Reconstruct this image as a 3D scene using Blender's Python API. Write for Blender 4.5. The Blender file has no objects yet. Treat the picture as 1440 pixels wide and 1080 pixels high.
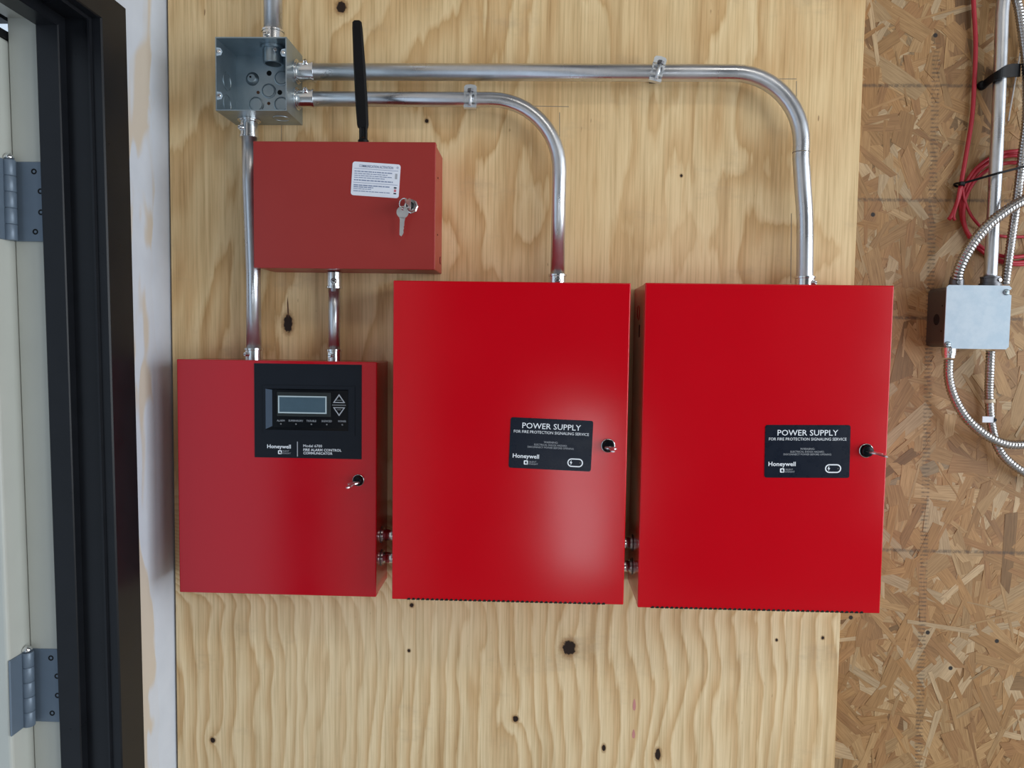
import bpy, bmesh, math, random
from mathutils import Vector, Matrix
R = math.radians
sc = bpy.context.scene
col = sc.collection

# ------------------------------------------------------------------ camera
FPX, DIST, CZ = 1060.0, 1.28, 1.5
PITCH, YAW, ROLL = R(3.44), R(1.83), R(.80)
fw = Vector((-math.sin(YAW)*math.cos(PITCH), math.cos(YAW)*math.cos(PITCH), -math.sin(PITCH)))
r0 = Vector((math.cos(YAW), math.sin(YAW), 0)); u0 = r0.cross(fw)
rt = r0*math.cos(ROLL) + u0*math.sin(ROLL); up = -r0*math.sin(ROLL) + u0*math.cos(ROLL)
cam_pos = Vector((0, -DIST, CZ))
cd = bpy.data.cameras.new('camera'); cam = bpy.data.objects.new('camera', cd); col.objects.link(cam)
cd.sensor_width = 36; cd.lens = 36*FPX/1440; cd.clip_start = .02
cam.matrix_world = Matrix(((rt.x, up.x, -fw.x, 0), (rt.y, up.y, -fw.y, -DIST), (rt.z, up.z, -fw.z, CZ), (0, 0, 0, 1)))
sc.camera = cam

# ------------------------------------------------------------------ light
sc.view_settings.view_transform = 'Standard'; sc.view_settings.look = 'None'
sc.view_settings.gamma = 1; sc.view_settings.exposure = 0.0; sc.view_settings.use_curve_mapping = False
wd = bpy.data.worlds.new('overcast_sky'); sc.world = wd; wd.use_nodes = True
bg = wd.node_tree.nodes['Background']; bg.inputs[0].default_value = (.70, .84, 1, 1); bg.inputs[1].default_value = .9

def area(name, loc, size, power, color, target):
    l = bpy.data.lights.new(name, 'AREA'); l.shape = 'RECTANGLE'; l.size, l.size_y = size
    l.energy = power; l.color = color
    o = bpy.data.objects.new(name, l); col.objects.link(o); o.location = loc
    o.rotation_euler = (Vector(target)-Vector(loc)).to_track_quat('-Z', 'Y').to_euler()
    return o
# daylight through the roll-up door in the right wall and the window in the rear wall, tube lamps on the ceiling; plus an added rear-right fill
area('daylight_roll_up_door', (3.78, -1.75, 1.55), (2.5, 2.5), 118, (.90, .96, 1), (0, -1.75, 1.55))
area('daylight_rear_window', (.275, -3.36, .60), (.30, .95), 4.5, (.93, .97, 1), (.275, 0, .60))
area('rear_right_fill', (2.9, -3.36, 1.45), (1.4, 1.9), 46, (.92, .97, 1), (2.9, 0, 1.45))  # added frontal fill, placed clear of the cabinet reflections
area('ceiling_lamp_light', (.75, -1.75, 3.08), (1.2, .3), 9, (1, .93, .82), (.75, -1.75, 0))

# ------------------------------------------------------------------ helpers
def ray(x, y): return fw*FPX + rt*(x-720) - up*(y-540)
def at(x, y, Y):
    d = ray(x, y); return cam_pos + d*((Y+DIST)/d.y)
def atx(x, y, X):
    d = ray(x, y); return cam_pos + d*(X/d.x)

class MB:
    def __init__(s): s.b = bmesh.new()
    def _add(s, verts, faces, smooth=False):
        vs = [s.b.verts.new(v) for v in verts]; out = []
        for f in faces:
            try:
                fc = s.b.faces.new([vs[i] for i in f]); fc.smooth = smooth; out.append(fc)
            except ValueError: pass
        return vs, out
    def box(s, x0, x1, y0, y1, z0, z1, bev=0, seg=2):
        x0, x1 = min(x0, x1), max(x0, x1); y0, y1 = min(y0, y1), max(y0, y1); z0, z1 = min(z0, z1), max(z0, z1)
        vs, fs = s._add([(x, y, z) for z in (z0, z1) for y in (y0, y1) for x in (x0, x1)],
                        [(0, 2, 3, 1), (4, 5, 7, 6), (0, 1, 5, 4), (2, 6, 7, 3), (0, 4, 6, 2), (1, 3, 7, 5)])
        if bev:
            es = list({e for f in fs for e in f.edges})
            bmesh.ops.bevel(s.b, geom=es, offset=bev, segments=seg, profile=.5, affect='EDGES')
        return s
    def cyl(s, p, q, r, r2=None, n=20, smooth=True):
        return s.lathe(p, q, [(0, 0), (0, r), (1, r if r2 is None else r2), (1, 0)], n, smooth, True)
    def lathe(s, p, q, prof, n=24, smooth=True, rel=False):
        p, q = Vector(p), Vector(q); ax = q-p; L = ax.length; ax.normalize()
        a = ax.orthogonal().normalized(); b = ax.cross(a)
        rings = []
        for t, r in prof:
            c = p + ax*(t*L if rel else t)
            if r < 1e-7: rings.append([s.b.verts.new(c)])
            else: rings.append([s.b.verts.new(c + (a*math.cos(2*math.pi*k/n) + b*math.sin(2*math.pi*k/n))*r) for k in range(n)])
        for i, (A, B) in enumerate(zip(rings, rings[1:])):
            flat = abs(prof[i][0]-prof[i+1][0]) < 1e-6
            for k in range(n):
                k2 = (k+1) % n
                if len(A) == 1 and len(B) == 1: continue
                if len(A) == 1: f = [A[0], B[k2], B[k]]
                elif len(B) == 1: f = [A[k], A[k2], B[0]]
                else: f = [A[k], A[k2], B[k2], B[k]]
                fc = s.b.faces.new(f); fc.smooth = smooth and not flat
        return s
    def sharp(s, ang=35):
        s.b.normal_update()
        for e in s.b.edges:
            if len(e.link_faces) == 2 and e.calc_face_angle(0) > R(ang): e.smooth = False
        return s
    def tube(s, pts, r, n=14, cap=True, rf=None):
        pts = [Vector(p) for p in pts]; N = len(pts); rings = []; a = None; S = 0
        for i, p in enumerate(pts):
            t = (pts[min(i+1, N-1)] - pts[max(i-1, 0)]).normalized()
            if a is None: a = t.orthogonal().normalized()
            a = (a - t*a.dot(t)).normalized(); b = t.cross(a)
            if i: S += (p-pts[i-1]).length
            rings.append([s.b.verts.new(p + (a*math.cos(2*math.pi*k/n) + b*math.sin(2*math.pi*k/n))*(rf(S, 2*math.pi*k/n) if rf else r)) for k in range(n)])
        for A, B in zip(rings, rings[1:]):
            for k in range(n):
                fc = s.b.faces.new([A[k], A[(k+1) % n], B[(k+1) % n], B[k]]); fc.smooth = True
        if cap:
            s.b.faces.new(rings[0][::-1]); s.b.faces.new(rings[-1])
        return s
    def prism(s, poly, ex, org=(0, 0, 0), ux=(1, 0, 0), uy=(0, 0, 1)):
        """polygon in the (ux, uy) plane, extruded by vector ex"""
        o, ux, uy, ex = Vector(org), Vector(ux), Vector(uy), Vector(ex); n = len(poly)
        A = [o + ux*x + uy*y for x, y in poly]; B = [v+ex for v in A]
        s._add(A+B, [list(range(n))[::-1], list(range(n, 2*n))] + [(i, (i+1) % n, n+(i+1) % n, n+i) for i in range(n)])
        return s
    def frame2(s, outer, inner, ex, org=(0, 0, 0), ux=(1, 0, 0), uy=(0, 0, 1)):
        """ring between two polygons with the same count"""
        o, ux, uy, ex = Vector(org), Vector(ux), Vector(uy), Vector(ex); n = len(outer)
        P = lambda q: o + ux*q[0] + uy*q[1]
        V = [P(q) for q in outer] + [P(q) for q in inner]; V += [v+ex for v in V]
        fs = []
        for i in range(n):
            j = (i+1) % n
            fs += [(i, j, n+j, n+i), (2*n+j, 2*n+i, 3*n+i, 3*n+j), (j, i, 2*n+i, 2*n+j), (n+i, n+j, 3*n+j, 3*n+i)]
        s._add(V, fs); return s
    def build(s, name, mat, parent=None):
        bmesh.ops.recalc_face_normals(s.b, faces=s.b.faces[:])
        me = bpy.data.meshes.new(name); s.b.to_mesh(me); s.b.free()
        return link(name, me, mat, parent)

def link(name, me, mat, parent=None):
    o = bpy.data.objects.new(name, me); col.objects.link(o)
    if mat and not me.materials: me.materials.append(M[mat] if isinstance(mat, str) else mat)
    if parent:
        o.parent = parent; o.matrix_parent_inverse = Matrix.Translation(parent.location).inverted()
    return o
def thing(name, label, cat, loc, group=None):
    o = bpy.data.objects.new(name, None); col.objects.link(o); o.location = loc; o.empty_display_size = .02
    return tag(o, label, cat, group)
def tag(o, label, cat, group=None):
    o['label'] = label; o['category'] = cat
    if group: o['group'] = group
    return o
def struct(o, label=None):
    o['kind'] = 'structure'
    if label: o['label'] = label
    return o
def rrect(w, h, r, n=5):
    out = []
    for cx, cy, a0 in ((w/2-r, h/2-r, 0), (-w/2+r, h/2-r, 90), (-w/2+r, -h/2+r, 180), (w/2-r, -h/2+r, 270)):
        for k in range(n+1):
            a = R(a0+90*k/n); out.append((cx+r*math.cos(a), cy+r*math.sin(a)))
    return out
def circ(r, n=24, cx=0, cy=0): return [(cx+r*math.cos(2*math.pi*k/n), cy+r*math.sin(2*math.pi*k/n)) for k in range(n)]
def spline(pts, step=.004):
    pts = [Vector(p) for p in pts]; P = [pts[0]*2-pts[1]] + pts + [pts[-1]*2-pts[-2]]; out = []
    for i in range(1, len(P)-2):
        a, b, c, d = P[i-1:i+3]; n = max(2, int((c-b).length/step))
        for k in range(n):
            t = k/n
            out.append(.5*((2*b) + (c-a)*t + (2*a-5*b+4*c-d)*t*t + (3*b-a-3*c+d)*t**3))
    out.append(pts[-1]); return out
def text(body, x0, x1, zc, h, Y, parent, mat='ink_white', bold=0, origin=None, ang=0, align_h=True, name='lettering'):
    """flat lettering facing the room between world x0..x1, centred on zc, capital height h"""
    cu = bpy.data.curves.new('t', 'FONT'); cu.body = body; cu.offset = bold; cu.resolution_u = 2
    ob = bpy.data.objects.new('t', cu); me = bpy.data.meshes.new_from_object(ob)
    bpy.data.objects.remove(ob); bpy.data.curves.remove(cu)
    xs = [v.co.x for v in me.vertices]; a, b = min(xs), max(xs)
    cap = .70; kx = (x1-x0)/(b-a); kz = h/cap
    cs, sn = math.cos(ang), math.sin(ang)
    for v in me.vertices:
        X = x0 + (v.co.x-a)*kx; Z = zc + (v.co.y-cap/2)*kz
        if origin:
            dx, dz = X-origin[0], Z-origin[1]; X, Z = origin[0]+dx*cs-dz*sn, origin[1]+dx*sn+dz*cs
        v.co = (X, Y, Z)
    return link(name, me, mat, parent)

# ------------------------------------------------------------------ materials
M = {}
class NT:
    def __init__(s, name):
        s.mat = bpy.data.materials.new(name); s.mat.use_nodes = True; s.t = s.mat.node_tree
        s.p = s.t.nodes['Principled BSDF']; M[name] = s.mat
        s._co = None
    def new(s, t): return s.t.nodes.new(t)
    def put(s, sock, v):
        if hasattr(v, 'is_output'): s.t.links.new(v, sock)
        elif isinstance(v, (tuple, list)) and len(v) == 3 and sock.type == 'RGBA': sock.default_value = (*v, 1)
        else: sock.default_value = v
    def co(s):
        if not s._co:
            tc = s.new('ShaderNodeTexCoord'); sp = s.new('ShaderNodeSeparateXYZ'); s.t.links.new(tc.outputs['Object'], sp.inputs[0])
            s._tc = tc; s._co = sp.outputs
        return s._co
    def m(s, op, a, b=0.0, c=0.0):
        n = s.new('ShaderNodeMath'); n.operation = op
        s.put(n.inputs[0], a); s.put(n.inputs[1], b); s.put(n.inputs[2], c); return n.outputs[0]
    def vec(s, x, y, z):
        n = s.new('ShaderNodeCombineXYZ'); s.put(n.inputs[0], x); s.put(n.inputs[1], y); s.put(n.inputs[2], z); return n.outputs[0]
    def svec(s, kx, ky, kz):
        c = s.co(); return s.vec(s.m('MULTIPLY', c[0], kx), s.m('MULTIPLY', c[1], ky), s.m('MULTIPLY', c[2], kz))
    def noise(s, v, scale=1, detail=2, rough=.5, dist=0):
        n = s.new('ShaderNodeTexNoise'); s.put(n.inputs['Vector'], v); n.inputs['Scale'].default_value = scale
        n.inputs['Detail'].default_value = detail; n.inputs['Roughness'].default_value = rough; n.inputs['Distortion'].default_value = dist
        return n.outputs[0]
    def ss(s, x, a, b, lo=0.0, hi=1.0):
        n = s.new('ShaderNodeMapRange'); n.interpolation_type = 'SMOOTHSTEP'; s.put(n.inputs[0], x)
        for i, v in zip((1, 2, 3, 4), (a, b, lo, hi)): s.put(n.inputs[i], v)
        return n.outputs[0]
    def mix(s, f, a, b, mode='MIX'):
        n = s.new('ShaderNodeMix'); n.data_type = 'RGBA'; n.blend_type = mode
        s.put(n.inputs[0], f); s.put(n.inputs[6], a); s.put(n.inputs[7], b); return n.outputs[2]
    def ramp(s, f, stops):
        n = s.new('ShaderNodeValToRGB'); s.put(n.inputs[0], f); e = n.color_ramp.elements
        while len(e) < len(stops): e.new(.5)
        for el, (p, c) in zip(e, stops): el.position = p; el.color = (*c, 1)
        return n.outputs[0]
    def bump(s, h, dist, strength=1):
        n = s.new('ShaderNodeBump'); n.inputs['Strength'].default_value = strength; n.inputs['Distance'].default_value = dist
        s.put(n.inputs['Height'], h); s.t.links.new(n.outputs[0], s.p.inputs['Normal'])
    def set(s, **k):
        for a, v in k.items(): s.put(s.p.inputs[{'base': 'Base Color', 'rough': 'Roughness', 'metal': 'Metallic', 'spec': 'Specular IOR Level', 'emit': 'Emission Color', 'es': 'Emission Strength', 'coat': 'Coat Weight', 'cr': 'Coat Roughness'}[a]], v)
        return s
def plain(name, base, rough=.5, metal=0, var=.08, scale=60, spec=.5, bump=0):
    t = NT(name); c = t.co(); n = t.noise(t.svec(1, 1, 1), scale, 3)
    dark = tuple(x*(1-var) for x in base); lite = tuple(min(1, x*(1+var)) for x in base)
    t.set(base=t.mix(n, dark, lite), rough=t.ss(n, .2, .8, max(.02, rough*.9), min(1, rough*1.1)), metal=metal, spec=spec)
    if bump: t.bump(n, bump)
    return t

# red enamels
t = plain('red_gloss', (.53, .0, .007), .15, var=.03, scale=9, spec=.36); t.bump(t.noise(t.svec(1, 1, 1), 420, 2), .00006, .5)
t = plain('red_dull', (.31, .026, .022), .36, var=.04, scale=30, spec=.4); t.bump(t.noise(t.svec(1, 1, 1), 900, 2), .0001, .5)
t = plain('red_satin', (.46, .0004, .009), .17, var=.03, scale=12, spec=.45); t.bump(t.noise(t.svec(1, 1, 1), 600, 2), .00006, .5)
plain('panel_black', (.006, .009, .015), .42, var=.1, spec=.22)
plain('gloss_black', (.003, .004, .006), .2, spec=.18)
plain('plate_navy', (.004, .008, .019), .28, var=.1, spec=.22)
plain('bezel_lit', (.05, .075, .115), .4)  # lighter tone of the black recess, for its lit side
plain('matt_black', (.004, .004, .005), .5, var=.2, spec=.2)
plain('hole_black', (.003, .003, .003), .9)
plain('frame_black', (.0085, .0095, .012), .30, var=.3, scale=25, spec=.2)
plain('frame_cream', (.45, .46, .42), .45, var=.05, scale=20)
plain('hinge_grey', (.125, .165, .215), .42, metal=.2, var=.08)
plain('ink_white', (.80, .84, .90), .6, var=.02)
plain('ink_grey', (.36, .38, .42), .6, var=.02)
plain('ink_dim', (.16, .17, .18), .6, var=.02)
plain('ink_blue', (.22, .27, .40), .7, var=.02)
plain('ink_pink', (.55, .16, .20), .7)
plain('card_white', (.74, .77, .86), .45, var=.02)
plain('lcd_glass', (.055, .10, .135), .22, var=.10, scale=120)
plain('lcd_border', (.46, .56, .60), .4, var=.05)
plain('lcd_bezel', (.022, .027, .028), .3, spec=.25)
plain('chrome', (.74, .75, .76), .19, metal=1, var=.03)
plain('key_steel', (.76, .76, .76), .36, metal=1, var=.05)
plain('red_cable', (.42, .018, .035), .42, var=.1, scale=40)
plain('cable_white', (.75, .75, .75), .5)
plain('tape_tan', (.62, .52, .38), .6)
plain('pencil', (.24, .20, .15), .8)
plain('pink_mark', (.55, .24, .22), .8)
plain('knot_brown', (.12, .045, .018), .7, var=.4, scale=200)
plain('lens_dark', (.05, .05, .055), .2)
t = NT('emt_zinc'); n = t.noise(t.svec(1, 1, 1), 90, 4, .6); n2 = t.noise(t.svec(1, 1, 1), 14, 2)
t.set(base=t.mix(n, (.56, .585, .625), (.70, .72, .755)), rough=t.ss(n2, .25, .75, .24, .42), metal=1)
t = NT('galvanised'); n = t.noise(t.svec(1, 1, 1), 45, 4, .6); n2 = t.noise(t.svec(1, 1, 1), 20, 2)
t.set(base=t.mix(n, (.27, .34, .39), (.42, .49, .53)), rough=t.ss(n2, .25, .75, .30, .46), metal=.9)
t = NT('galvanised_pale'); n = t.noise(t.svec(1, 1, 1), 38, 5, .65)
t.set(base=t.mix(t.ss(n, .35, .65), (.40, .50, .59), (.50, .59, .67)), rough=t.ss(n, .3, .7, .48, .62), metal=.12, spec=.35)
t = plain('mc_steel', (.44, .43, .43), .27, metal=1, var=.08)
plain('zinc_plate', (.66, .70, .74), .34, metal=.75, var=.06)
plain('couple_dark', (.15, .15, .16), .4, metal=.8)

# fir plywood: rotary-cut cathedral figure, fine streaks, knots
t = NT('plywood'); c = t.co()
KN = [at(800, 911, 0), at(725, 1011, 0), at(299, 1041, 0), at(925, 1061, 0), at(405, 455, 0), at(579, 851, 0), at(480, 10, 0), at(849, 1052, 0), at(600, 170, 0), at(1092, 900, 0), at(1157, 897, 0), at(575, 915, 0), at(958, 247, 0)]
KR = [.0125, .0052, .0046, .0056, .0085, .0036, .009, .0036, .0034, .0024, .0028, .0028, .0024]
warp = 0.0; kmask = None; kring = None
wob = t.noise(t.svec(1, 1, 1), 160, 2)
for i, (k, rad) in enumerate(zip(KN, KR)):
    el = 1.9 if i in (3, 4, 7) else 1.15
    dx = t.m('SUBTRACT', c[0], k.x); dz = t.m('DIVIDE', t.m('SUBTRACT', c[2], k.z), el)
    d = t.m('SQRT', t.m('ADD', t.m('MULTIPLY', dx, dx), t.m('MULTIPLY', dz, dz)))
    d = t.m('ADD', d, t.m('MULTIPLY', t.m('SUBTRACT', wob, .5), rad*.7))
    a = t.ss(d, rad*.75, rad*1.0, 1.0, 0.0); b = t.ss(d, rad*.9, rad*1.7, 1.0, 0.0)
    kmask = a if kmask is None else t.m('MAXIMUM', kmask, a); kring = b if kring is None else t.m('MAXIMUM', kring, b)
    if rad > .0045:
        q = t.m('DIVIDE', d, rad*3.6); warp = t.m('ADD', warp, t.m('MULTIPLY', t.m('EXPONENT', t.m('MULTIPLY', q, -1.0)), 1.1))
low = t.ss(c[2], 1.25, 1.02)
h = t.noise(t.svec(4.2, 1, 2.0), 1, 2.6, .5, .5)
h = t.m('MULTIPLY', h, t.m('SUBTRACT', 8.5, t.m('MULTIPLY', low, 3.5)))
h = t.m('ADD', h, warp)
wv = t.noise(t.svec(14, 1, 1.6), 1, 2, .5)
h = t.m('ADD', h, t.m('MULTIPLY', low, t.m('ADD', t.m('MULTIPLY', c[0], 36), t.m('MULTIPLY', wv, 1.6))))
edge = t.noise(t.svec(90, 1, 7), 1, 3, .6)
h = t.m('ADD', h, t.m('MULTIPLY', edge, .55)); h = t.m('ADD', h, t.m('MULTIPLY', t.noise(t.svec(26, 1, 5), 1, 3, .6), t.m('SUBTRACT', .75, t.m('MULTIPLY', low, .3))))
fr = t.m('FRACT', h)
band = t.ramp(fr, [(0, (.70, .515, .30)), (.10, (.775, .605, .38)), (.5, (.715, .53, .31)), (.80, (.615, .41, .215)), (.93, (.56, .36, .175)), (1, (.70, .515, .30))])
soft = t.noise(t.svec(2.6, 1, 1.5), 1, 3, .55, .4)
flat = t.mix(t.ss(soft, .3, .7), (.62, .425, .225), (.745, .575, .36))
vis = t.ss(t.noise(t.svec(2.1, 1, 1.7), 1.6, 2), .34, .58, .45, .95)
colr = t.mix(vis, flat, band)
st1 = t.noise(t.svec(260, 1, 6), 1, 3, .65); st2 = t.noise(t.svec(60, 1, 2.2), 1, 3, .6)
colr = t.mix(1.0, colr, t.ramp(st1, [(.25, (.74, .70, .63)), (.52, (1, 1, 1)), (.85, (1.08, 1.09, 1.12))]), 'MULTIPLY')
colr = t.mix(1.0, colr, t.ramp(st2, [(.28, (.80, .76, .70)), (.52, (1, 1, 1)), (1, (1, 1, 1))]), 'MULTIPLY')
pale = t.m('MULTIPLY', t.ss(c[2], 1.18, 1.0), .55)          # paler, greyer face veneer low on the sheet
colr = t.mix(pale, colr, t.mix(1.0, colr, (1.02, 1.10, 1.28), 'MULTIPLY'))
colr = t.mix(1.0, colr, (1.06, 1.04, .95), 'MULTIPLY')
dirt = t.m('MULTIPLY', t.ss(t.noise(t.svec(5, 1, 9), 1, 5, .7), .54, .78), .42)
colr = t.mix(dirt, colr, (.36, .27, .18))
fleck = t.ss(t.noise(t.svec(150, 1, 42), 1, 1, .5), .72, .80)
fleck = t.m('MULTIPLY', fleck, t.ss(t.noise(t.svec(6, 1, 6), 1, 2), .52, .62))
colr = t.mix(t.m('MULTIPLY', fleck, .75), colr, (.20, .085, .035))
colr = t.mix(t.m('MULTIPLY', kring, .7), colr, (.30, .155, .06)); colr = t.mix(kmask, colr, (.022, .010, .006))
t.set(base=colr, rough=.62, spec=.3)
t.bump(t.m('ADD', st1, t.m('MULTIPLY', kmask, -3.0)), .0007, .35)

# oriented strand board: every strand has its own colour and its own grain direction (UV)
t = NT('strand_board'); c = t.co()
at_ = t.new('ShaderNodeAttribute'); at_.attribute_name = 'strand'
uv = t.new('ShaderNodeUVMap'); sp = t.new('ShaderNodeSeparateXYZ'); t.t.links.new(uv.outputs[0], sp.inputs[0])
g = t.noise(t.vec(t.m('MULTIPLY', sp.outputs[0], 25), t.m('MULTIPLY', sp.outputs[1], 420), 0), 1, 3, .6)
cc = t.mix(1.0, at_.outputs['Color'], t.ramp(g, [(.25, (.62, .57, .50)), (.6, (1, 1, 1)), (1, (1.15, 1.16, 1.18))]), 'MULTIPLY')
dis = t.noise(t.svec(1, 1, 1), 130, 3, .7)
ln = None
for z in (1.9275, 1.7404, 1.5443, 1.1465):
    zz = t.m('ABSOLUTE', t.m('SUBTRACT', c[2], z)); l = t.ss(zz, .0008, .0045, .62, 0.0); ln = l if ln is None else t.m('MAXIMUM', ln, l)
ruler_x = t.m('ADD', t.m('MULTIPLY', t.m('SUBTRACT', 1.95, c[2]), .022), .652)
rx = t.m('ABSOLUTE', t.m('SUBTRACT', c[0], ruler_x))
tick = t.ss(t.m('ABSOLUTE', t.m('SUBTRACT', t.m('FRACT', t.m('DIVIDE', c[2], .0068)), .5)), .16, .26, 1.0, 0.0)
rl = t.m('MULTIPLY', t.ss(rx, .0045, .0085, .62, 0.0), tick)
rl = t.m('MULTIPLY', rl, t.ss(c[2], 2.02, 1.96))
ink = t.m('MULTIPLY', t.m('MAXIMUM', ln, rl), t.ss(dis, .32, .60, .15, 1.0))
cc = t.mix(ink, cc, (.045, .035, .03))
hol = None
for (X, Y_) in ((1227, 302), (1315, 50), (1336, 939), (1196, 868), (1304, 889), (1401, 901)):
    k = at(X, Y_, .018); dx = t.m('SUBTRACT', c[0], k.x); dz = t.m('SUBTRACT', c[2], k.z)
    d = t.m('SQRT', t.m('ADD', t.m('MULTIPLY', dx, dx), t.m('MULTIPLY', dz, dz))); q = t.ss(d, .0028, .0045, 1.0, 0.0)
    hol = q if hol is None else t.m('MAXIMUM', hol, q)
cc = t.mix(hol, cc, (.02, .013, .01))
t.set(base=cc, rough=.52, spec=.35); t.bump(g, .0003, .4)

t = NT('strand_plain')
v = t.new('ShaderNodeTexVoronoi'); t.put(v.inputs['Vector'], t.svec(30, 30, 12)); v.inputs['Scale'].default_value = 1
t.set(base=t.mix(t.noise(t.svec(1, 1, 1), 30, 3), (.36, .20, .09), (.52, .34, .18)), rough=.55)

# drywall with smeared joint compound
t = NT('drywall'); c = t.co()
w1 = t.noise(t.svec(1, 14, 5), 1, 3, .55, .5); w2 = t.noise(t.svec(1, 13, 4.5), 1, 2, .5, .5)
edge_m = t.ss(t.m('ADD', c[1], t.m('MULTIPLY', t.m('SUBTRACT', w1, .5), .10)), -.062, -.052)
blob = t.ss(w2, .47, .53)
mud = t.m('MAXIMUM', edge_m, t.m('MULTIPLY', blob, .9))
mudc = t.mix(t.noise(t.svec(1, 1, 1), 22, 3), (.50, .545, .62), (.59, .635, .71))
t.set(base=t.mix(mud, (.54, .475, .40), mudc), rough=.7, spec=.3); t.bump(t.m('ADD', mud, t.noise(t.svec(1, 1, 1), 60, 3)), .0006, .5)
plain('room_grey', (.085, .09, .10), .8, var=.04, scale=3)
plain('room_ceiling', (.22, .22, .23), .85, var=.04, scale=3)
plain('concrete', (.34, .33, .31), .6, var=.15, scale=5)
plain('door_grey', (.35, .36, .38), .5)

# ------------------------------------------------------------------ room shell
WX, RX, RY, CH = -.631, 3.9, -3.4, 3.15
def lean(y, z): return y - .0172*(z-1.42)         # the left frame stands a little out of plumb
struct(MB().box(WX-.14, RX, RY, .06, -.06, 0).build('floor', 'concrete'), 'grey concrete floor')
struct(MB().box(WX-.14, RX, RY, .06, CH, CH+.06).build('ceiling', 'room_ceiling'), 'pale ceiling')
back = struct(MB().box(WX-.14, RX, .018, .06, 0, CH).build('wall_back', 'strand_plain'), 'oriented strand board wall behind the plywood')
# rear wall with a low window opening and an added one for the fill light, right wall with a roll-up door opening
struct(MB().box(WX, .10, RY-.1, RY, 0, CH).box(.45, 2.15, RY-.1, RY, 0, CH).box(3.65, RX, RY-.1, RY, 0, CH).box(2.15, 3.65, RY-.1, RY, 0, .45).box(2.15, 3.65, RY-.1, RY, 2.45, CH).box(.10, .45, RY-.1, RY, 0, .10).box(.10, .45, RY-.1, RY, 1.10, CH).build('wall_rear', 'room_grey'), 'grey rear wall')
struct(MB().box(RX-.1, RX, -.45, .018, 0, CH).box(RX-.1, RX, RY, -3.05, 0, CH).box(RX-.1, RX, -3.05, -.45, 2.85, CH).box(RX-.1, RX, -3.05, -.45, 0, .25).build('wall_right', 'room_grey'), 'grey right wall')
# left wall: drywall strip by the corner, the piece above the door, the piece behind the camera
D0, D1, ZO = -.127, -1.16, 1.9865                 # outer edges of the door frame
struct(MB().box(WX-.14, WX, D0-.012, .018, 0, CH).box(WX-.14, WX, D1+.02, D0-.012, ZO-.012, CH).box(WX-.14, WX, RY, D1+.02, 0, CH).build('wall_left', 'drywall'), 'drywall strip smeared with white joint compound beside the door frame')

# strands of the board, the ones in view, each a thin chip with its own colour and grain
rnd = random.Random(7)
V, Fc, colr, uvs = [], [], [], []
pal = [(k_[0]*.80, k_[1]*.775, k_[2]*.69) for k_ in [(.47, .27, .125), (.43, .235, .10), (.50, .31, .155), (.39, .205, .09), (.54, .36, .20), (.46, .26, .115), (.42, .23, .105), (.48, .285, .135), (.58, .42, .27)]]
for i in range(5600):
    L = rnd.uniform(.04, .15); w = rnd.uniform(.007, .030) if rnd.random() < .82 else rnd.uniform(.002, .008)
    if i < 1500: L, w = rnd.uniform(.08, .17), rnd.uniform(.03, .06)
    cx, cz = rnd.uniform(.48, 1.3), rnd.uniform(.55, 2.3)
    a = rnd.gauss(math.pi/2, .75) if rnd.random() < .6 else rnd.uniform(0, math.pi)
    ht = .0002 + .0013*(i/5600) + rnd.uniform(0, .0002)
    j = lambda s: rnd.uniform(-s, s)
    poly = [(-L/2+j(.012), -w/2), (-L*.1, -w/2+j(w*.2)), (L/2+j(.012), -w/2+j(w*.25)), (L/2+j(.012), w/2), (0, w/2+j(w*.2)), (-L/2+j(.012), w/2+j(w*.25))]
    ca, sa = math.cos(a), math.sin(a); b0 = len(V)
    tx, tz = j(.006), j(.006)
    for x, y in poly:
        V.append((cx+x*ca-y*sa, .018-ht-tx*x-tz*y*2, cz+x*sa+y*ca))
    for x, y in poly: V.append((cx+x*ca-y*sa, .0185, cz+x*sa+y*ca))
    base = rnd.choice(pal); k = rnd.uniform(.84, 1.12) * (.6 if rnd.random() < .04 else 1)
    cl = (base[0]*k, base[1]*k, base[2]*k, 1); ox, oy = rnd.uniform(0, 9), rnd.uniform(0, 9)
    for f in [(0, 1, 2, 3, 4, 5)] + [(q, 6+q, 6+(q+1) % 6, (q+1) % 6) for q in range(6)]:
        Fc.append([b0+q for q in f])
        for q in f: colr += cl; uvs += (poly[q % 6][0]+ox, poly[q % 6][1]+oy)
me = bpy.data.meshes.new('strands'); me.from_pydata(V, [], Fc)
me.color_attributes.new('strand', 'FLOAT_COLOR', 'CORNER').data.foreach_set('color', colr)
me.uv_layers.new(name='uv').data.foreach_set('uv', uvs); me.update()
bm = bmesh.new(); bm.from_mesh(me); bmesh.ops.recalc_face_normals(bm, faces=bm.faces[:]); bm.to_mesh(me); bm.free()
o = link('strands', me, 'strand_board', back); o['kind'] = 'stuff'; o['label'] = 'pressed wood strands of the brown board'

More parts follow.
